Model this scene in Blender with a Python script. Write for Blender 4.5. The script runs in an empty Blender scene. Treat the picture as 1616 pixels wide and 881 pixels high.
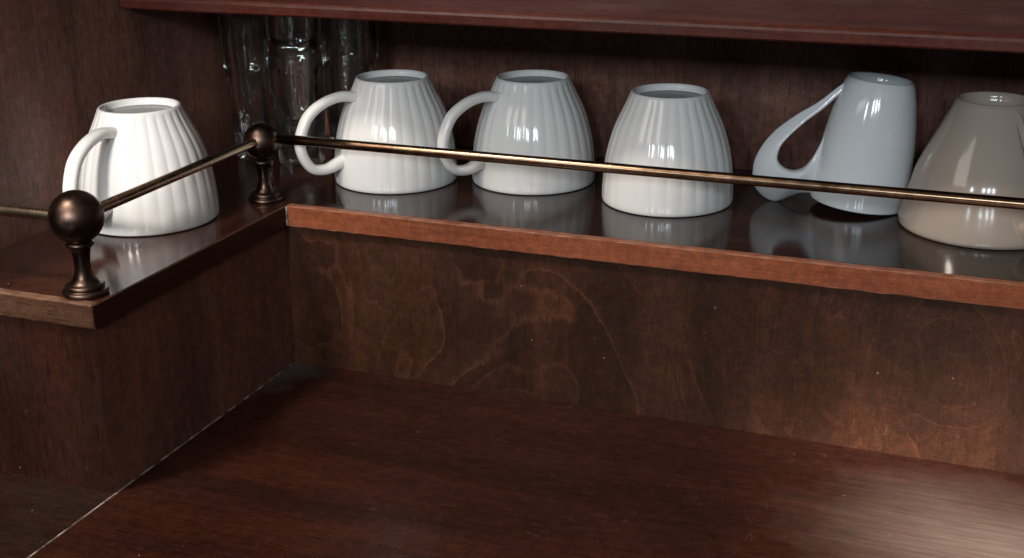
import bpy, bmesh, math, random
from math import sin, cos, pi, radians
from mathutils import Vector, Matrix

random.seed(7)
S = bpy.context.scene
COL = S.collection

# ------------------------------------------------------------------ camera
YAW, PITCH, ROLL = -0.3750769, 0.34369085, -0.01058354
CAM = Vector((0.42558873, -0.68587249, 0.23280652))
fwd = Vector((sin(YAW)*cos(PITCH), cos(YAW)*cos(PITCH), -sin(PITCH)))
rgt = Vector((cos(YAW), -sin(YAW), 0)); up = rgt.cross(fwd)
r2 = cos(ROLL)*rgt + sin(ROLL)*up; u2 = -sin(ROLL)*rgt + cos(ROLL)*up
cam_d = bpy.data.cameras.new('camera'); cam = bpy.data.objects.new('camera', cam_d); COL.objects.link(cam)
m = Matrix((r2, u2, -fwd)).transposed().to_4x4(); m.translation = CAM
cam.matrix_world = m
cam_d.sensor_width = 36; cam_d.lens = 2036.26/1616*36
cam_d.clip_start = 0.01; cam_d.clip_end = 100
S.camera = cam
# ------------------------------------------------------------------ world, view
W = bpy.data.worlds.new('World'); S.world = W; W.use_nodes = True
W.node_tree.nodes['Background'].inputs[0].default_value = (0.85, 0.80, 0.76, 1)
W.node_tree.nodes['Background'].inputs[1].default_value = 0.05
S.view_settings.view_transform = 'Standard'; S.view_settings.look = 'None'
S.view_settings.exposure = 0; S.view_settings.gamma = 1
S.render.engine = 'CYCLES'
try:
    S.cycles.max_bounces = 10; S.cycles.transparent_max_bounces = 40; S.cycles.transmission_bounces = 10; S.cycles.glossy_bounces = 5
    S.cycles.caustics_refractive = False
except Exception: pass

# ------------------------------------------------------------------ lamps
def area(name, loc, target, sx, sy, power, color):
    d = bpy.data.lights.new(name, 'AREA'); d.shape = 'RECTANGLE'; d.size = sx; d.size_y = sy
    d.energy = power; d.color = color
    o = bpy.data.objects.new(name, d); COL.objects.link(o); o.location = loc
    o.rotation_euler = (Vector(target)-Vector(loc)).to_track_quat('-Z', 'Y').to_euler()
    return o
# warm room lamp above and in front of the cabinet
area('ceiling_lamp', (-0.30, -0.62, 1.05), (-0.04, -0.03, 0.04), 0.15, 0.15, 11, (1.0, 0.88, 0.76))
# panes of a window across the room
for i, (x, w) in enumerate(((-.75, .14), (0.35, .17), (0.85, .13), (1.30, .14))):
    area('window_pane_light', (x, -3.3, 1.15), (0.15, 0.1, 0.03), w, .42, (10, 15, 14, 10)[i], (0.83, 0.93, 1.0))
# added spot from the right, aimed at the light patch on the base board
sp = bpy.data.lights.new('patch_spot', 'SPOT'); sp.energy = 820; sp.color = (1.0, .88, .76); sp.spot_size = radians(6.6); sp.spot_blend = 1.0; sp.shadow_soft_size = .06
so = bpy.data.objects.new('patch_spot', sp); COL.objects.link(so); so.location = (1.05, -1.55, .85)
so.rotation_euler = (Vector((.445, -.118, -.1103))-so.location).to_track_quat('-Z', 'Y').to_euler()

# unseen soft fill added near the left, so brightness falls off to the right
area('left_fill', (-.10, -.44, .42), (0.0, 0.03, 0.03), .34, .34, 1.2, (1.0, .91, .82))
s2 = bpy.data.lights.new('cup_spot', 'SPOT'); s2.energy = 76; s2.color = (1.0, .93, .88); s2.spot_size = radians(9.0); s2.spot_blend = .75; s2.shadow_soft_size = .07  # added narrow spot that brightens the leftmost cup
s2o = bpy.data.objects.new('cup_spot', s2); COL.objects.link(s2o); s2o.location = (.02, -1.42, .55)
s2o.rotation_euler = (Vector((-.088, -.075, .045))-s2o.location).to_track_quat('-Z', 'Y').to_euler()

# ------------------------------------------------------------------ materials
def newmat(name):
    m = bpy.data.materials.new(name); m.use_nodes = True
    nt = m.node_tree; b = nt.nodes['Principled BSDF']
    return m, nt, b
def N(nt, t, **k):
    n = nt.nodes.new(t)
    for a, v in k.items():
        if a.startswith('i_'):
            key = a[2:]; key = int(key) if key.isdigit() else key.replace('_', ' ')
            n.inputs[key].default_value = v
        else: setattr(n, a, v)
    return n
def L(nt, a, b): nt.links.new(a, b)
def ramp(nt, src, stops):
    r = nt.nodes.new('ShaderNodeValToRGB'); L(nt, src, r.inputs[0])
    e = r.color_ramp.elements
    while len(e) < len(stops): e.new(.5)
    for i, (p, c) in enumerate(stops):
        e[i].position = p; e[i].color = (*c, 1) if len(c) == 3 else c
    return r.outputs[0]
def mathn(nt, op, a, b=None, clamp=False):
    n = nt.nodes.new('ShaderNodeMath'); n.operation = op; n.use_clamp = clamp
    for i, v in enumerate((a, b)):
        if v is None: continue
        if isinstance(v, (int, float)): n.inputs[i].default_value = v
        else: L(nt, v, n.inputs[i])
    return n.outputs[0]
def mix(nt, fac, a, b, mode='MIX'):
    n = nt.nodes.new('ShaderNodeMix'); n.data_type = 'RGBA'; n.blend_type = mode
    for s, v in ((n.inputs[0], fac), (n.inputs[6], a), (n.inputs[7], b)):
        if isinstance(v, (int, float)): s.default_value = v
        elif isinstance(v, tuple): s.default_value = (*v, 1)
        else: L(nt, v, s)
    return n.outputs[2]

def wood(name, cols, grain=(1, 0, 0), rough=.16, spec=.5, pores=.6, fw=.38, scale=1.0, figure=0.0, specks=True, wear=None, corner=False, dust=0.0, offset=(0,0,0), bumpd=.00012):
    """cols: dark, mid, light; grain: axis of the grain"""
    m, nt, b = newmat(name)
    tc = N(nt, 'ShaderNodeTexCoord').outputs['Object']
    def mp(long, across):
        n = nt.nodes.new('ShaderNodeMapping'); L(nt, tc, n.inputs[0])
        n.inputs['Scale'].default_value = tuple(long if g else across for g in grain)
        n.inputs['Location'].default_value = offset
        return n.outputs[0]
    # large slow tone
    warp = N(nt, 'ShaderNodeTexNoise', i_Scale=9.0*scale, i_Detail=3.0); L(nt, tc, warp.inputs['Vector'])
    big = N(nt, 'ShaderNodeTexNoise', i_Scale=1.0, i_Detail=4.0, i_Distortion=.6); L(nt, mp(5*scale, 26*scale), big.inputs['Vector'])
    fine = N(nt, 'ShaderNodeTexNoise', i_Scale=1.0, i_Detail=5.0, i_Roughness=.65); L(nt, mp(22*scale, 420*scale), fine.inputs['Vector'])
    pore = N(nt, 'ShaderNodeTexNoise', i_Scale=1.0, i_Detail=2.0); L(nt, mp(60*scale, 1100*scale), pore.inputs['Vector'])
    v = mathn(nt, 'ADD', mathn(nt, 'MULTIPLY', big.outputs[0], 1-fw), mathn(nt, 'MULTIPLY', fine.outputs[0], fw))
    c = ramp(nt, v, [(.34, cols[0]), (.50, cols[1]), (.68, cols[2])])
    if figure > 0:
        # crotch / burl figure: swirling contour lines of a warped field
        n1 = N(nt, 'ShaderNodeTexNoise', i_Scale=4.6, i_Detail=3.0, i_Distortion=2.0, i_Roughness=.42)
        mm = nt.nodes.new('ShaderNodeMapping'); L(nt, tc, mm.inputs[0]); mm.inputs['Scale'].default_value = (1.25, 1, .85); mm.inputs['Location'].default_value = offset
        L(nt, mm.outputs[0], n1.inputs['Vector'])
        w = mathn(nt, 'MULTIPLY', n1.outputs[0], 15.0)
        w = mathn(nt, 'ADD', w, mathn(nt, 'MULTIPLY', fine.outputs[0], .25))
        fr = mathn(nt, 'FRACT', w)
        band = ramp(nt, fr, [(.0, (.0,)*3), (.05, (.60,)*3), (.13, (.14,)*3), (.50, (.05,)*3), (.9, (.0,)*3)])
        msk = N(nt, 'ShaderNodeTexNoise', i_Scale=8.0, i_Detail=2.0); L(nt, tc, msk.inputs['Vector'])
        mk = ramp(nt, msk.outputs[0], [(.38, (0,)*3), (.58, (1,)*3)])
        f = mathn(nt, 'MULTIPLY', mathn(nt, 'MULTIPLY', band, mk), figure)
        c = mix(nt, f, c, tuple(min(1, x*2.6) for x in cols[2]))
        cl = N(nt, 'ShaderNodeTexNoise', i_Scale=16.0, i_Detail=4.0, i_Distortion=1.0); L(nt, tc, cl.inputs['Vector'])
        c = mix(nt, mathn(nt, 'MULTIPLY', ramp(nt, cl.outputs[0], [(.45, (0,)*3), (.65, (1,)*3)]), .28), c, tuple(x*.55 for x in cols[1]))
    pr = ramp(nt, pore.outputs[0], [(.34, (1,)*3), (.44, (0,)*3)])
    c = mix(nt, mathn(nt, 'MULTIPLY', pr, pores), c, tuple(x*.4 for x in cols[0]))
    gr = N(nt, 'ShaderNodeTexNoise', i_Scale=900.0, i_Detail=3.0, i_Roughness=.7); L(nt, tc, gr.inputs['Vector'])
    g2 = N(nt, 'ShaderNodeTexNoise', i_Scale=170.0, i_Detail=4.0, i_Roughness=.7); L(nt, tc, g2.inputs['Vector'])
    gm = mathn(nt, 'ADD', mathn(nt, 'MULTIPLY', gr.outputs[0], .9), mathn(nt, 'MULTIPLY', g2.outputs[0], .9))
    gs = ramp(nt, gm, [(.62, (.72,)*3), (.90, (1.0,)*3), (1.0, (1.3,)*3)])
    c = mix(nt, 1.0, c, gs, 'MULTIPLY')
    if specks:
        sw = N(nt, 'ShaderNodeTexNoise', i_Scale=7.0, i_Detail=2.0, i_Distortion=3.2); L(nt, tc, sw.inputs['Vector'])
        sf = mathn(nt, 'ABSOLUTE', mathn(nt, 'SUBTRACT', mathn(nt, 'FRACT', mathn(nt, 'MULTIPLY', sw.outputs[0], 6.0)), .5))
        sc_ = mathn(nt, 'SUBTRACT', 1.0, mathn(nt, 'DIVIDE', sf, .010), True)
        sc_ = mathn(nt, 'MULTIPLY', sc_, ramp(nt, g2.outputs[0], [(.50, (0,)*3), (.60, (1,)*3)]))
        c = mix(nt, mathn(nt, 'MULTIPLY', sc_, .16), c, (.30, .22, .17))
        v2 = N(nt, 'ShaderNodeTexVoronoi', i_Scale=150.0); L(nt, tc, v2.inputs['Vector'])
        r2_ = nt.nodes.new('ShaderNodeSeparateColor'); L(nt, v2.outputs['Color'], r2_.inputs[0])
        c = mix(nt, mathn(nt, 'MULTIPLY', mathn(nt, 'MULTIPLY', mathn(nt, 'LESS_THAN', v2.outputs['Distance'], .09), mathn(nt, 'GREATER_THAN', r2_.outputs[0], .955)), .30), c, (.40, .34, .30))
        vo = N(nt, 'ShaderNodeTexVoronoi', i_Scale=62.0); L(nt, tc, vo.inputs['Vector'])
        rnd = nt.nodes.new('ShaderNodeSeparateColor'); L(nt, vo.outputs['Color'], rnd.inputs[0])
        s1 = mathn(nt, 'LESS_THAN', vo.outputs['Distance'], .040)
        s2 = mathn(nt, 'GREATER_THAN', rnd.outputs[0], .90)
        c = mix(nt, mathn(nt, 'MULTIPLY', mathn(nt, 'MULTIPLY', s1, s2), .35), c, (.5, .45, .4))
    if wear:   # worn pale arrises at the given heights
        sep = nt.nodes.new('ShaderNodeSeparateXYZ'); L(nt, tc, sep.inputs[0])
        wn = N(nt, 'ShaderNodeTexNoise', i_Scale=90.0, i_Detail=4.0); L(nt, tc, wn.inputs['Vector'])
        for z, wid, amt in wear:
            d = mathn(nt, 'ABSOLUTE', mathn(nt, 'SUBTRACT', sep.outputs[2], z))
            e = mathn(nt, 'SUBTRACT', 1.0, mathn(nt, 'DIVIDE', d, wid), True)
            e = mathn(nt, 'MULTIPLY', e, ramp(nt, wn.outputs[0], [(.38, (.15,)*3), (.60, (1,)*3)]))
            c = mix(nt, mathn(nt, 'MULTIPLY', e, amt), c, (.36, .20, .13))
    if corner:  # dust gathered in the inner corner
        sep = nt.nodes.new('ShaderNodeSeparateXYZ'); L(nt, tc, sep.inputs[0])
        dx = mathn(nt, 'ABSOLUTE', mathn(nt, 'ADD', sep.outputs[0], .003)); dy = mathn(nt, 'ABSOLUTE', sep.outputs[1])
        dd = mathn(nt, 'ADD', mathn(nt, 'MULTIPLY', dx, 26.0), mathn(nt, 'MULTIPLY', dy, 13.0))
        wn = N(nt, 'ShaderNodeTexNoise', i_Scale=70.0, i_Detail=5.0); L(nt, tc, wn.inputs['Vector'])
        e = mathn(nt, 'SUBTRACT', 1.0, mathn(nt, 'ADD', dd, mathn(nt, 'SUBTRACT', wn.outputs[0], .5)), True)
        c = mix(nt, mathn(nt, 'MULTIPLY', e, .22), c, (.30, .27, .24))
        # pool of light painted into the varnish colour as a pale patch
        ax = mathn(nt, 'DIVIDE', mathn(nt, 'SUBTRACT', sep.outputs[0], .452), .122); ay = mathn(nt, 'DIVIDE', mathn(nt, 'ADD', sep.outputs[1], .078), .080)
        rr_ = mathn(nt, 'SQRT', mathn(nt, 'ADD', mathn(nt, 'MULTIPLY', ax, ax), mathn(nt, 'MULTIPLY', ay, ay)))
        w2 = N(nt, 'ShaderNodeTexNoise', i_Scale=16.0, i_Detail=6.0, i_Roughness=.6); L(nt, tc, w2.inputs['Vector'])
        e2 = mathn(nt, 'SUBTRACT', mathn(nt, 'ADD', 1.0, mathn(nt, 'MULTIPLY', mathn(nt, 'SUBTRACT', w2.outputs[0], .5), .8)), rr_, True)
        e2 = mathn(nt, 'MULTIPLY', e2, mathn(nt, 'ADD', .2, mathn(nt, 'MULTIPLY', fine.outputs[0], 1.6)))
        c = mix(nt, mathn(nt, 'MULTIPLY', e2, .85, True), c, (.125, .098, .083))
    L(nt, c, b.inputs['Base Color'])
    sm = N(nt, 'ShaderNodeTexNoise', i_Scale=14.0, i_Detail=5.0, i_Roughness=.6); L(nt, tc, sm.inputs['Vector'])
    rr = N(nt, 'ShaderNodeMapRange', i_1=.3, i_2=.7, i_3=rough*.6, i_4=rough*1.6); L(nt, sm.outputs[0], rr.inputs[0])
    L(nt, rr.outputs[0], b.inputs['Roughness'])
    b.inputs['IOR'].default_value = 1.5; b.inputs['Specular IOR Level'].default_value = spec
    bp = N(nt, 'ShaderNodeBump', i_Strength=.35, i_Distance=bumpd)
    hh = mathn(nt, 'ADD', mathn(nt, 'MULTIPLY', fine.outputs[0], 1.0), mathn(nt, 'MULTIPLY', pore.outputs[0], .4))
    L(nt, hh, bp.inputs['Height']); L(nt, bp.outputs[0], b.inputs['Normal'])
    return m

MAH = ((.012, .0050, .0030), (.026, .0105, .0058), (.052, .0205, .0100))
M_shelf = wood('mahogany_shelf', ((.011,.0045,.0032),(.019,.0072,.0050),(.030,.0110,.0070)), (1,0,0), .085, .42, offset=(3,1,0))
M_arm   = wood('mahogany_arm', ((.020,.007,.0045),(.036,.012,.0075),(.055,.018,.010)), (0,1,0), .10, offset=(1,5,2))
M_edge  = wood('mahogany_edge', ((.13,.034,.015),(.22,.062,.027),(.30,.090,.040)), (1,0,0), .42, .25, .25, wear=[(0,.0009,.6),(-.0132,.0008,.5)], offset=(0,2,0), specks=False)
M_edge2 = wood('mahogany_end_edge', ((.030,.013,.007),(.060,.027,.015),(.10,.048,.028)), (1,0,0), .40, .3, wear=[(0,.0010,.5)], offset=(4,2,0), specks=False)
M_edge3 = wood('mahogany_arm_edge', ((.024,.008,.004),(.042,.013,.006),(.065,.021,.010)), (0,1,0), .42, .25, wear=[(0,.0008,.45)], offset=(4,7,0), specks=False)
M_back  = wood('figured_mahogany', ((.026,.0102,.0056),(.041,.0155,.0082),(.060,.0222,.0114)), (0,0,1), .40, .2, .35, .16, figure=.66, offset=(2.2,0,1.3))
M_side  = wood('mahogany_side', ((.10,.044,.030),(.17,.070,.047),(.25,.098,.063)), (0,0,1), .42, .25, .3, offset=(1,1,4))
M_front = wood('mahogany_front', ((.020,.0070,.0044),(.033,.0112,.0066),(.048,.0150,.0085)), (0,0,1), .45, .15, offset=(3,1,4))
M_floor2 = wood('dark_base_board', ((.014,.0060,.004),(.024,.0095,.0062),(.034,.013,.0082)), (1,0,0), .45, .2, offset=(3,6,4))
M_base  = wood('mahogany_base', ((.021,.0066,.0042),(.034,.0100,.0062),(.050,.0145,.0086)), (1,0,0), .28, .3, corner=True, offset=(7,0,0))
M_upper = wood('mahogany_upper', ((.032,.009,.009),(.052,.0145,.0145),(.080,.021,.020)), (1,0,0), .40, .3, offset=(0,0,9))
M_uedge = wood('mahogany_upper_edge', ((.036,.009,.006),(.056,.013,.0085),(.090,.018,.011)), (1,0,0), .38, .3, offset=(5,0,9), specks=False)
M_wall  = wood('mahogany_upper_panel', ((.084,.038,.028),(.142,.064,.046),(.205,.092,.066)), (0,0,1), .36, .3, offset=(9,0,3))
M_joint, nt, b = newmat('pale_joint_filler')
nz = N(nt, 'ShaderNodeTexNoise', i_Scale=160.0, i_Detail=4.0)
L(nt, N(nt, 'ShaderNodeTexCoord').outputs['Object'], nz.inputs['Vector'])
L(nt, ramp(nt, nz.outputs[0], [(.36, (.03,.02,.015)), (.48, (.16,.12,.10)), (.62, (.34,.28,.23))]), b.inputs['Base Color']); b.inputs['Roughness'].default_value = .8

def porcelain(name, col, rough=.09, mott=.03):
    m, nt, b = newmat(name)
    tc = N(nt, 'ShaderNodeTexCoord').outputs['Object']
    n = N(nt, 'ShaderNodeTexNoise', i_Scale=30.0, i_Detail=4.0); L(nt, tc, n.inputs['Vector'])
    c = mix(nt, mathn(nt, 'MULTIPLY', n.outputs[0], mott*2), col, tuple(x*.9 for x in col))
    vo = N(nt, 'ShaderNodeTexVoronoi', i_Scale=110.0); L(nt, tc, vo.inputs['Vector'])
    rnd = nt.nodes.new('ShaderNodeSeparateColor'); L(nt, vo.outputs['Color'], rnd.inputs[0])
    s = mathn(nt, 'MULTIPLY', mathn(nt, 'LESS_THAN', vo.outputs['Distance'], .05), mathn(nt, 'GREATER_THAN', rnd.outputs[1], .97))
    c = mix(nt, mathn(nt, 'MULTIPLY', s, .5), c, (.25,.22,.2))
    L(nt, c, b.inputs['Base Color'])
    b.inputs['Roughness'].default_value = rough; b.inputs['IOR'].default_value = 1.52
    bn = N(nt, 'ShaderNodeTexNoise', i_Scale=55.0, i_Detail=2.0); L(nt, tc, bn.inputs['Vector'])
    bp = N(nt, 'ShaderNodeBump', i_Strength=.5, i_Distance=.0004); L(nt, bn.outputs[0], bp.inputs['Height'])
    L(nt, bp.outputs[0], b.inputs['Normal'])
    return m
M_white = porcelain('white_glazed_porcelain', (.80, .79, .77))
M_cool  = porcelain('cool_white_glazed_porcelain', (.745, .77, .785), .10)
M_beige = porcelain('beige_glazed_porcelain', (.385, .318, .268), .12)

M_foot = porcelain('recess_shade_grey', (.42, .42, .41), .5, .12)  # grey disc colour stands for the shade inside the foot recess
def metal(name, c1, c2, rough, sc=40.0):
    m, nt, b = newmat(name)
    tc = N(nt, 'ShaderNodeTexCoord').outputs['Object']
    n = N(nt, 'ShaderNodeTexNoise', i_Scale=sc, i_Detail=6.0, i_Roughness=.65); L(nt, tc, n.inputs['Vector'])
    L(nt, ramp(nt, n.outputs[0], [(.35, c1), (.65, c2)]), b.inputs['Base Color'])
    b.inputs['Metallic'].default_value = 1
    rr = N(nt, 'ShaderNodeMapRange', i_1=.3, i_2=.7, i_3=rough*.75, i_4=rough*1.4); L(nt, n.outputs[0], rr.inputs[0])
    L(nt, rr.outputs[0], b.inputs['Roughness'])
    bp = N(nt, 'ShaderNodeBump', i_Strength=.4, i_Distance=.0002); L(nt, n.outputs[0], bp.inputs['Height'])
    L(nt, bp.outputs[0], b.inputs['Normal'])
    return m
M_brass = metal('aged_brass', (.17,.10,.062), (.34,.215,.135), .22)
M_knob  = metal('dark_tarnished_brass', (.050,.032,.026), (.125,.080,.062), .33, 70)
M_steel = metal('dull_brass', (.30,.23,.16), (.48,.38,.28), .26)

M_glass, nt, b = newmat('clear_glass')
nt.nodes.remove(b); out = nt.nodes['Material Output']
tr = N(nt, 'ShaderNodeBsdfTransparent'); tr.inputs[0].default_value = (.95, .965, .96, 1)
gl = N(nt, 'ShaderNodeBsdfGlossy'); gl.inputs['Color'].default_value = (1, 1, 1, 1); gl.inputs['Roughness'].default_value = .04
tcg = N(nt, 'ShaderNodeTexCoord').outputs['Object']
gn = N(nt, 'ShaderNodeTexNoise', i_Scale=60.0, i_Detail=3.0); L(nt, tcg, gn.inputs['Vector'])
bp = N(nt, 'ShaderNodeBump', i_Strength=.7, i_Distance=.0012); L(nt, gn.outputs[0], bp.inputs['Height'])
fr = N(nt, 'ShaderNodeFresnel', i_IOR=1.55); L(nt, bp.outputs[0], fr.inputs['Normal']); L(nt, bp.outputs[0], gl.inputs['Normal'])
ms = N(nt, 'ShaderNodeMixShader'); L(nt, mathn(nt, 'ADD', mathn(nt, 'MULTIPLY', fr.outputs[0], .85), .01, True), ms.inputs[0])
L(nt, tr.outputs[0], ms.inputs[1]); L(nt, gl.outputs[0], ms.inputs[2]); L(nt, ms.outputs[0], out.inputs[0])

# ------------------------------------------------------------------ object helpers
def link(name, me, mat, parent=None, smooth=True):
    o = bpy.data.objects.new(name, me); COL.objects.link(o)
    me.materials.append(mat)
    if smooth:
        for p in me.polygons: p.use_smooth = True
    if parent: o.parent = parent
    return o
def empty(name, loc, label, cat, group=None, rot=(0,0,0)):
    o = bpy.data.objects.new(name, None); COL.objects.link(o); o.location = loc; o.rotation_euler = rot
    o.empty_display_size = .02
    o['label'] = label; o['category'] = cat
    if group: o['group'] = group
    return o
def mesh_from(verts, faces, name):
    me = bpy.data.meshes.new(name); me.from_pydata(verts, [], faces); me.update()
    bm = bmesh.new(); bm.from_mesh(me); bmesh.ops.remove_doubles(bm, verts=bm.verts, dist=1e-6)
    bmesh.ops.recalc_face_normals(bm, faces=bm.faces); bm.to_mesh(me); bm.free()
    return me
def prism(name, outline, z0, z1, mat, parent=None, bevel=.0006, seg=2):
    """outline: xy polygon, extruded z0..z1"""
    bm = bmesh.new()
    vs = [bm.verts.new((x, y, z0)) for x, y in outline]
    f = bm.faces.new(vs)
    g = bmesh.ops.extrude_face_region(bm, geom=[f])
    for v in g['geom']:
        if isinstance(v, bmesh.types.BMVert): v.co.z = z1
    bmesh.ops.recalc_face_normals(bm, faces=bm.faces)
    if bevel: bmesh.ops.bevel(bm, geom=bm.edges[:], offset=bevel, segments=seg, affect='EDGES', profile=.5)
    me = bpy.data.meshes.new(name); bm.to_mesh(me); bm.free()
    o = link(name, me, mat, parent, False)
    return o
def box(name, x0, x1, y0, y1, z0, z1, mat, parent=None, bevel=.0006):
    return prism(name, [(x0,y0),(x1,y0),(x1,y1),(x0,y1)], z0, z1, mat, parent, bevel)
def struct(o, label, cat):
    o['kind'] = 'structure'; o['label'] = label; o['category'] = cat; return o
def spline(pts, n):
    """Catmull-Rom through tuples of any length"""
    P = [pts[0]] + list(pts) + [pts[-1]]; out = []
    for i in range(1, len(P)-2):
        for k in range(n):
            t = k/n; a, b_, c, d = P[i-1], P[i], P[i+1], P[i+2]
            out.append(tuple(.5*((2*b_[j]) + (-a[j]+c[j])*t + (2*a[j]-5*b_[j]+4*c[j]-d[j])*t*t + (-a[j]+3*b_[j]-3*c[j]+d[j])*t**3) for j in range(len(b_))))
    out.append(tuple(pts[-1])); return out
def lathe(name, prof, mat, parent=None, seg=48, mod=None, close=False):
    vs, fs = [], []
    n = len(prof)
    for k in range(seg):
        a = 2*pi*k/seg
        for j, (r, z) in enumerate(prof):
            rr, zz = (r, z) if mod is None else mod(r, z, a, j)
            vs.append((rr*cos(a), rr*sin(a), zz))
    for k in range(seg):
        k2 = (k+1) % seg
        for j in range(n-1 + (1 if close else 0)):
            j2 = (j+1) % n
            fs.append((k*n+j, k2*n+j, k2*n+j2, k*n+j2))
    me = mesh_from(vs, fs, name)
    bm = bmesh.new(); bm.from_mesh(me); bmesh.ops.dissolve_degenerate(bm, dist=1e-7, edges=bm.edges[:]); bm.to_mesh(me); bm.free()
    return link(name, me, mat, parent)
def sweep(name, path, mat, parent=None, seg=16, power=2.0):
    """path rows: (x, z, halfwidth_y, halfthickness[, roll]) in the local xz plane; caps closed"""
    vs, fs = [], []
    n = len(path)
    for i, row in enumerate(path):
        x, z, hw, ht = row[:4]; rl = row[4] if len(row) > 4 else 0
        p0 = path[max(0, i-1)]; p1 = path[min(n-1, i+1)]
        t = Vector((p1[0]-p0[0], 0, p1[1]-p0[1])).normalized()
        nrm = Vector((-t.z, 0, t.x))
        for k in range(seg):
            a = 2*pi*k/seg
            ca, sa = cos(a), sin(a)
            cy = math.copysign(abs(ca)**(2/power), ca)*hw; cn = math.copysign(abs(sa)**(2/power), sa)*ht
            cy, cn = cy*cos(rl)-cn*sin(rl), cy*sin(rl)+cn*cos(rl)
            q = Vector((x, cy, z)) + nrm*cn
            vs.append(tuple(q))
    for i in range(n-1):
        for k in range(seg):
            k2 = (k+1) % seg
            fs.append((i*seg+k, i*seg+k2, (i+1)*seg+k2, (i+1)*seg+k))
    fs.append(tuple(range(seg))); fs.append(tuple((n-1)*seg+k for k in range(seg)))
    me = mesh_from(vs, fs, name)
    return link(name, me, mat, parent)
def rod(name, a, b_, r, mat, parent=None, seg=24, rings=14, bow=0.0):
    a, b_ = Vector(a), Vector(b_); d = (b_-a); t = d.normalized()
    u = t.cross(Vector((0,0,1))).normalized(); v = t.cross(u)
    vs, fs = [], []
    for i in range(rings+1):
        s = i/rings; c = a + d*s + Vector((0,0,-bow*sin(pi*s)))
        for k in range(seg):
            q = c + (u*cos(2*pi*k/seg) + v*sin(2*pi*k/seg))*r; vs.append(tuple(q))
    for i in range(rings):
        for k in range(seg):
            k2 = (k+1) % seg; fs.append((i*seg+k, i*seg+k2, (i+1)*seg+k2, (i+1)*seg+k))
    fs.append(tuple(range(seg))); fs.append(tuple(rings*seg+k for k in range(seg)))
    return link(name, mesh_from(vs, fs, name), mat, parent)

def wear_edges(o, axis, step, amp):
    """cut the strip into short lengths and nudge them so that its arrises are not ruler straight"""
    bm = bmesh.new(); bm.from_mesh(o.data)
    lo = min(v.co[axis] for v in bm.verts); hi = max(v.co[axis] for v in bm.verts)
    no = Vector((0, 0, 0)); no[axis] = 1; q = lo + step
    while q < hi - step*.3:
        co = Vector((0, 0, 0)); co[axis] = q
        bmesh.ops.bisect_plane(bm, geom=bm.verts[:]+bm.edges[:]+bm.faces[:], plane_co=co, plane_no=no)
        q += step*random.uniform(.7, 1.3)
    oth = [a for a in (0, 1) if a != axis][0]
    for v in bm.verts:
        if lo + 1e-4 < v.co[axis] < hi - 1e-4:
            v.co.z += random.gauss(0, amp); v.co[oth] += random.gauss(0, amp)
    bm.to_mesh(o.data); bm.free()

# ------------------------------------------------------------------ cabinet
XR = .95; XL = -.111; YB = .186; YF = -.191; T = .0132; ZF = -.1103; ZU = .1202
XO = -.32      # outer left limit of the base
# L shaped shelf: the long board and the arm that comes forward, each with its lipping
sh = struct(box('gallery_shelf', .0, XR, .006, YB, -T, 0, M_shelf, bevel=.0004), 'glossy dark mahogany shelf under the row of upturned cups', 'shelf')
ed = box('edge_strip', .0004, XR, .0, .0058, -T-.0004, .0003, M_edge, sh, .0009); wear_edges(ed, 0, .006, .00009)
arm = struct(box('side_shelf', XL, -.0005, YF+.0065, YB, -T, -.0002, M_arm, bevel=.0004), 'glossy mahogany side shelf coming forward under the leftmost cup', 'shelf')
e2_ = box('edge_strip', XL, -.0004, YF, YF+.0062, -T-.0004, .0, M_edge2, arm, .0010); wear_edges(e2_, 0, .005, .00010)
box('edge_strip', -.0004+.0002-.0003, .0002, YF+.0003, -.0003, -T-.0002, -.0004, M_edge3, arm, .0003)
box('corner_joint', .0002, .0016, -.0004, .0002, -T, -.0002, M_joint, ed, 0)
# upper part: side wall and back wall
struct(box('upper_back_panel', XL, XR, YB+.001, YB+.012, -.02, .40, M_wall), 'dark wooden back panel behind the cups and glasses', 'panel')
struct(box('upper_side_panel', XL-.014, XL-.001, -.235, YB+.012, -T-.002, .40, M_wall), 'dark wooden side panel left of the leftmost cup', 'panel')
# lower part
lb = struct(box('lower_back_panel', -.0035, XR, .004, .014, ZF-.004, -T-.0008, M_back), 'figured mahogany panel below the long shelf', 'panel')
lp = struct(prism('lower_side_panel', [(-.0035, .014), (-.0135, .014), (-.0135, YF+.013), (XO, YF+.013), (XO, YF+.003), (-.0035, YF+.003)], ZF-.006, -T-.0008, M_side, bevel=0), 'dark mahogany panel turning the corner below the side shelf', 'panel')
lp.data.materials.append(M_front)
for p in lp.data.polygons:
    if p.normal.y < -.6: p.material_index = 1  # darker colour on the front face offsets the extra light it gets
# base boards with the pale joint
struct(box('base_board', -.0022, XR, -.62, .004, ZF-.02, ZF, M_base, bevel=.0004), 'dark polished mahogany base board with a painted pool of light', 'board')
struct(box('base_board', XO, -.0036, -.62, .004, ZF-.02, ZF-.0003, M_floor2, bevel=.0004), 'dark base board left of the pale joint line', 'board')
struct(box('joint_line', -.0035, -.0023, -.62, .003, ZF-.004, ZF-.0001, M_joint, bevel=0), 'thin pale joint running along the base board', 'joint')
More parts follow.
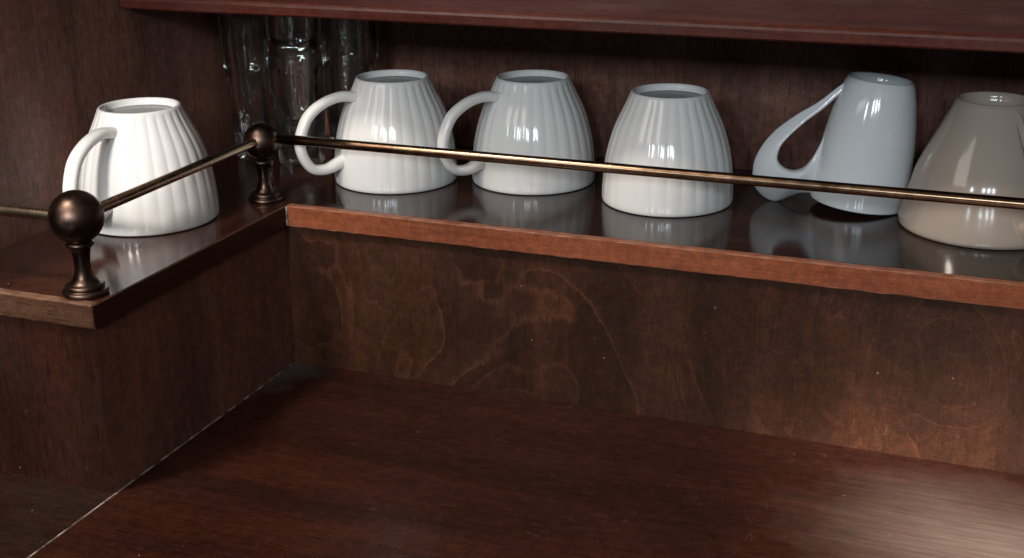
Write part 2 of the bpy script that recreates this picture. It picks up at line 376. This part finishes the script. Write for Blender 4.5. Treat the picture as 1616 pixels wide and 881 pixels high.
# upper board with rounded front edge
us = struct(box('upper_shelf', XL, XR, .0062, YB, ZU+.0005, ZU+.0083, M_upper, bevel=.0004), 'mahogany upper shelf crossing the top of the picture', 'shelf')
prof = [(.006, ZU), (.0008, ZU), (.0, ZU+.0010), (.0, ZU+.0056), (.0005, ZU+.0070), (.0015, ZU+.0079), (.0030, ZU+.0084), (.006, ZU+.0086)]
vs = [(XL, y, z) for y, z in prof] + [(XR, y, z) for y, z in prof]; n = len(prof)
fs = [(i, (i+1) % n, n+(i+1) % n, n+i) for i in range(n)] + [tuple(range(n)), tuple(range(n, 2*n))]
link('edge_strip', mesh_from(vs, fs, 'upper_edge'), M_uedge, us, False)

# ------------------------------------------------------------------ brass gallery
gal = empty('gallery_rail', (0, .0, 0), 'brass gallery rail on turned posts running along the shelf edges', 'rail')
def post(x, y, k, zc, R):
    base = lathe('post', [(.0, 0)] + [(r*k, z*k) for r, z in spline([(.0118,0),(.0122,.0012),(.0118,.0026),(.0100,.0034),(.0104,.0046),(.0098,.0058),(.0078,.0066),(.0058,.0090),(.0046,.0130),(.0043,.0180),(.0049,.0235),(.0060,.0262),(.0072,.0272),(.0074,.0284),(.0064,.0296)], 4)] + [(.0, .030*k)], M_knob, gal, 40)
    base.location = (x, y, 0)
    pr = [(R*sin(pi*i/28), -R*cos(pi*i/28)) for i in range(29)]
    ball = lathe('ball', pr, M_knob, base, 48); ball.location = (0, 0, zc)
    return base
P0 = (-.0150, -.1765); P1 = (-.0190, .0080); RZ = .0412
post(*P0, .98, .0418, .0140)
post(*P1, .92, .0395, .0113)
rod('rail', (P1[0], P1[1]+.001, RZ-.0008), (P0[0], P0[1], RZ), .0031, M_steel, gal)
rod('rail', (P1[0], P1[1]+.003, RZ-.0004), (XR, .0115, RZ+.0002), .0031, M_brass, gal, bow=.0004)
rod('rail', (P0[0], P0[1], RZ), (XL-.002, P0[1]-.001, RZ-.001), .0029, M_steel, gal)

# ------------------------------------------------------------------ ribbed cups (upside down)
NF = 28
OUT = spline([(.0415, .0006), (.0419, .003), (.0417, .010), (.0409, .020), (.0395, .030), (.0371, .040), (.0337, .050), (.0289, .060), (.0266, .0650), (.0250, .0690)], 4)
FOOT = [(.0246, .0699), (.0240, .0705), (.0231, .0706), (.0224, .0702), (.0219, .0690), (.0215, .0665), (.0205, .0655), (.016, .0652), (.010, .0655), (.0, .0657)]
INN = spline([(.0, .0625), (.018, .0620), (.0235, .0605), (.0275, .0565), (.0315, .049), (.0345, .040), (.0370, .030), (.0385, .020), (.0392, .010), (.0396, .003), (.0402, .0005), (.0408, .0)], 2)
def cup_mod(r, z, a, j):
    if j >= len(OUT) or r < .02: return r, z
    f = abs(cos(NF*a/2))
    amp = .00038*min(1, max(0, (z-.0005)/.030))**.8*min(1, max(0, (.0695-z)/.004)) + .00010
    return r + amp*(f-.75), z
HPATH = [(.0225,.0580,.0048,.0042),(.0300,.0600,.0046,.0038),(.0395,.0610,.0044,.0034),(.0515,.0580,.0044,.0033),(.0620,.0510,.0045,.0034),(.0675,.0410,.0046,.0034),(.0693,.0315,.0046,.0034),(.0665,.0222,.0046,.0034),(.0610,.0155,.0045,.0034),(.0520,.0140,.0046,.0036),(.0440,.0165,.0050,.0040),(.0375,.0190,.0052,.0044)]
def azim(x, y, a):
    """angle of a handle that points to the viewer's left turned a degrees towards the viewer"""
    v = Vector((CAM.x-x, CAM.y-y)).normalized(); l = Vector((v.y, -v.x))
    h = l*cos(radians(a)) + v*sin(radians(a)); return math.atan2(h.y, h.x)
def ribbed_cup(x, y, a, label):
    c = empty('coffee_cup', (x, y, .0002), label, 'cup', 'white ribbed cups standing upside down on the shelf', (0, 0, azim(x, y, a)))
    lathe('cup_body', OUT+FOOT+INN, M_white, c, NF*12, cup_mod, True)
    sweep('handle', spline(HPATH, 6), M_white, c, 20, 2.3)
    lathe('shade_disc', [(0, .0660), (.012, .0658), (.0200, .0657), (.0214, .0664), (.0214, .0654), (.0, .0654)], M_foot, c, 40)
    return c
ribbed_cup(-.0667, -.0493, 52, 'brightly lit white ribbed cup standing upside down alone on the side shelf')
ribbed_cup(.0380, .0841, 27, 'white ribbed cup beside the clear glasses, its handle against the dark panel')
ribbed_cup(.1277, .1130, 32, 'white ribbed cup whose handle overlaps the ribbed cup to its left')
ribbed_cup(.2260, .0950, -84, 'white ribbed cup with no handle showing, between two cups with handles')

# ------------------------------------------------------------------ smooth cups with pierced wing handles
WING_IN  = [(.0226,.0668),(.0318,.0563),(.0423,.0461),(.0524,.0337),(.0550,.0255),(.0534,.0204),(.0484,.0168),(.0422,.0158),(.0367,.0184),(.0327,.0253),(.0290,.0362),(.0266,.0485),(.0238,.0595)]
WING_OUT = [(.0185,.0752),(.0352,.0598),(.0470,.0500),(.0584,.0375),(.0650,.0240),(.0666,.0120),(.0630,-.0010),(.0505,-.0080),(.0370,.0000),(.0230,.0060),(.0190,.0300),(.0170,.0460),(.0165,.0600)]
#            half thickness and sideways curl of the outer edge for each pair
WING_T   = [(.0018,0),(.0020,.0010),(.0027,.003),(.0046,.006),(.0054,.009),(.0060,.011),(.0064,.012),(.0064,.010),(.0060,.005),(.0030,0),(.0018,0),(.0014,0),(.0014,0)]
def wing_handle(parent, mat, stretch, side=1, zmin=-1):
    n = len(WING_IN); rows = []
    for i in range(n):
        q = [(*WING_IN[k % n], *WING_OUT[k % n], *WING_T[k % n]) for k in (i-1, i, i+1, i+2)]
        for s_ in range(6):
            t = s_/6
            rows.append([.5*((2*q[1][c]) + (-q[0][c]+q[2][c])*t + (2*q[0][c]-5*q[1][c]+4*q[2][c]-q[3][c])*t*t + (-q[0][c]+3*q[1][c]-3*q[2][c]+q[3][c])*t**3) for c in range(6)])
    vs, fs = [], []; K = 28
    for xi, zi, xo, zo, th, cu in rows:
        xi += stretch(zi); xo += stretch(zo)
        for k in range(K):
            f = 2*pi*k/K
            c_ = cos(f); u = .5-.5*math.copysign(abs(c_)**.75, c_)
            y = math.copysign(abs(sin(f))**.6, sin(f))*th*(1-.68*u**1.3) - cu*u**1.6
            vs.append((xi+(xo-xi)*u, y*side, max(zmin, zi+(zo-zi)*u)))
    m_ = len(rows)
    for i in range(m_):
        for k in range(K):
            k2 = (k+1) % K; i2 = (i+1) % m_
            fs.append((i*K+k, i*K+k2, i2*K+k2, i2*K+k))
    return link('handle', mesh_from(vs, fs, 'wing_handle'), mat, parent)
def wing_cup(x, y, z, ang, tilt, body, f, H, mat, label, stretch, side=1):
    c = empty('mug', (x, y, z), label, 'cup', None)
    c.rotation_euler = (Matrix.Rotation(ang, 4, 'Z') @ Matrix.Rotation(tilt, 4, 'Y')).to_euler()
    out = spline(body, 5)
    foot = [(f, H-.0012), (f-.0003, H-.0004), (f-.0010, H), (f-.0018, H-.0006), (f-.0023, H-.0035), (f-.0030, H-.0080), (f-.0045, H-.0092), (f*.5, H-.0095), (0, H-.0095)]
    inn = [(0, H-.013), (f*.72, H-.0135)] + [(r-.0030, zz-.001 if zz > .01 else zz) for r, zz in reversed([q for q in out if q[1] < H-.018])] + [(out[0][0]-.0013, -.0003)]
    lathe('cup_body', out+foot+inn, mat, c, 96, None, True)
    lathe('shade_disc', [(0, H-.0088), (f*.6, H-.0089), (f-.0034, H-.0087), (f-.0034, H-.0094), (0, H-.0094)], M_foot, c, 40)
    wing_handle(c, mat, stretch, side, .0012 if abs(tilt) < .01 else -1)
    return c
wing_cup(.3421, .1228, .0024, azim(.3421, .1231, 14), radians(-6.0),
    [(.0296,.0004),(.0299,.004),(.0299,.014),(.0291,.025),(.0280,.039),(.0263,.052),(.0237,.0655),(.0210,.0755)], .0200, .0784, M_cool,
    'smooth bluish white mug tilted upside down with an open teardrop handle', lambda z: 0)
wing_cup(.4170, .1015, .0003, azim(.42, .104, 0) + pi - radians(58), 0,
    [(.0470,.0002),(.0479,.002),(.0475,.006),(.0456,.014),(.0429,.024),(.0405,.034),(.0352,.0465),(.0298,.058),(.0240,.0705),(.0222,.0750)], .0214, .0768, M_beige,
    'beige flared cup upside down at the right end of the shelf', lambda z: .003, -1)

# ------------------------------------------------------------------ tumblers
def tumbler(x, y, z, rb, rt, h, ledge, rot, label, nf=10, parent=None):
    if parent is None:
        t = empty('drinking_glass', (x, y, z), label, 'glass', 'clear faceted glasses in the back corner', (0, 0, rot)); 
    else: t = parent
    th = .0013
    def R(zz): return rb + (rt-rb)*zz/h
    prof = [(0, .0015), (rb*.6, .0012), (rb*.85, .0), (rb-.0015, .0), (rb, .0012)]
    zs = [i/14*ledge for i in range(1, 15)]
    prof += [(R(q), q) for q in zs]
    k1 = len(prof)
    prof += [(R(ledge+.002)+.0008, ledge+.002), (R(ledge+.006)+.0010, ledge+.006), (R(h*.92)+.0009, h*.92), (R(h)+.0004, h-.0008), (R(h)-.0006, h), (R(h)-th+.0006, h), (R(h)-th, h-.001)]
    prof += [(R(q)-th, q) for q in (h*.8, h*.6, h*.4, .020)]
    prof += [(rb*.7, .0125), (rb*.4, .0112), (0, .0108)]
    def mod(r, zz, a, j):
        if 4 <= j < k1:
            # flat panels with arched tops
            w = (a*nf/(2*pi)) % 1.0 - .5
            arch = ledge - .012*(2*abs(w))**2
            k = min(1, max(0, (arch-zz)/.003)); flat = cos(pi/nf)/cos(w*2*pi/nf)
            return r*(1-k) + r*k*flat*.985, zz
        return r, zz
    lathe('glass_body', prof, M_glass, t, nf*12, mod)
    return t
tumbler(-.0880, .1050, .0003, .0130, .0185, .108, .062, .2, 'clear faceted glass at the left of the corner group')
tumbler(-.0450, .1000, .0003, .0165, .0215, .090, .070, .0, 'clear faceted glass behind the corner post, topped by a nested one')
tumbler(-.0450, .1000, .0162, .0135, .0196, .101, .066, .3, 'clear faceted glass nested inside another behind the corner post')
tumbler(-.0300, .1500, .0003, .0170, .0235, .108, .064, .5, 'clear faceted glass nearest the ribbed cups')
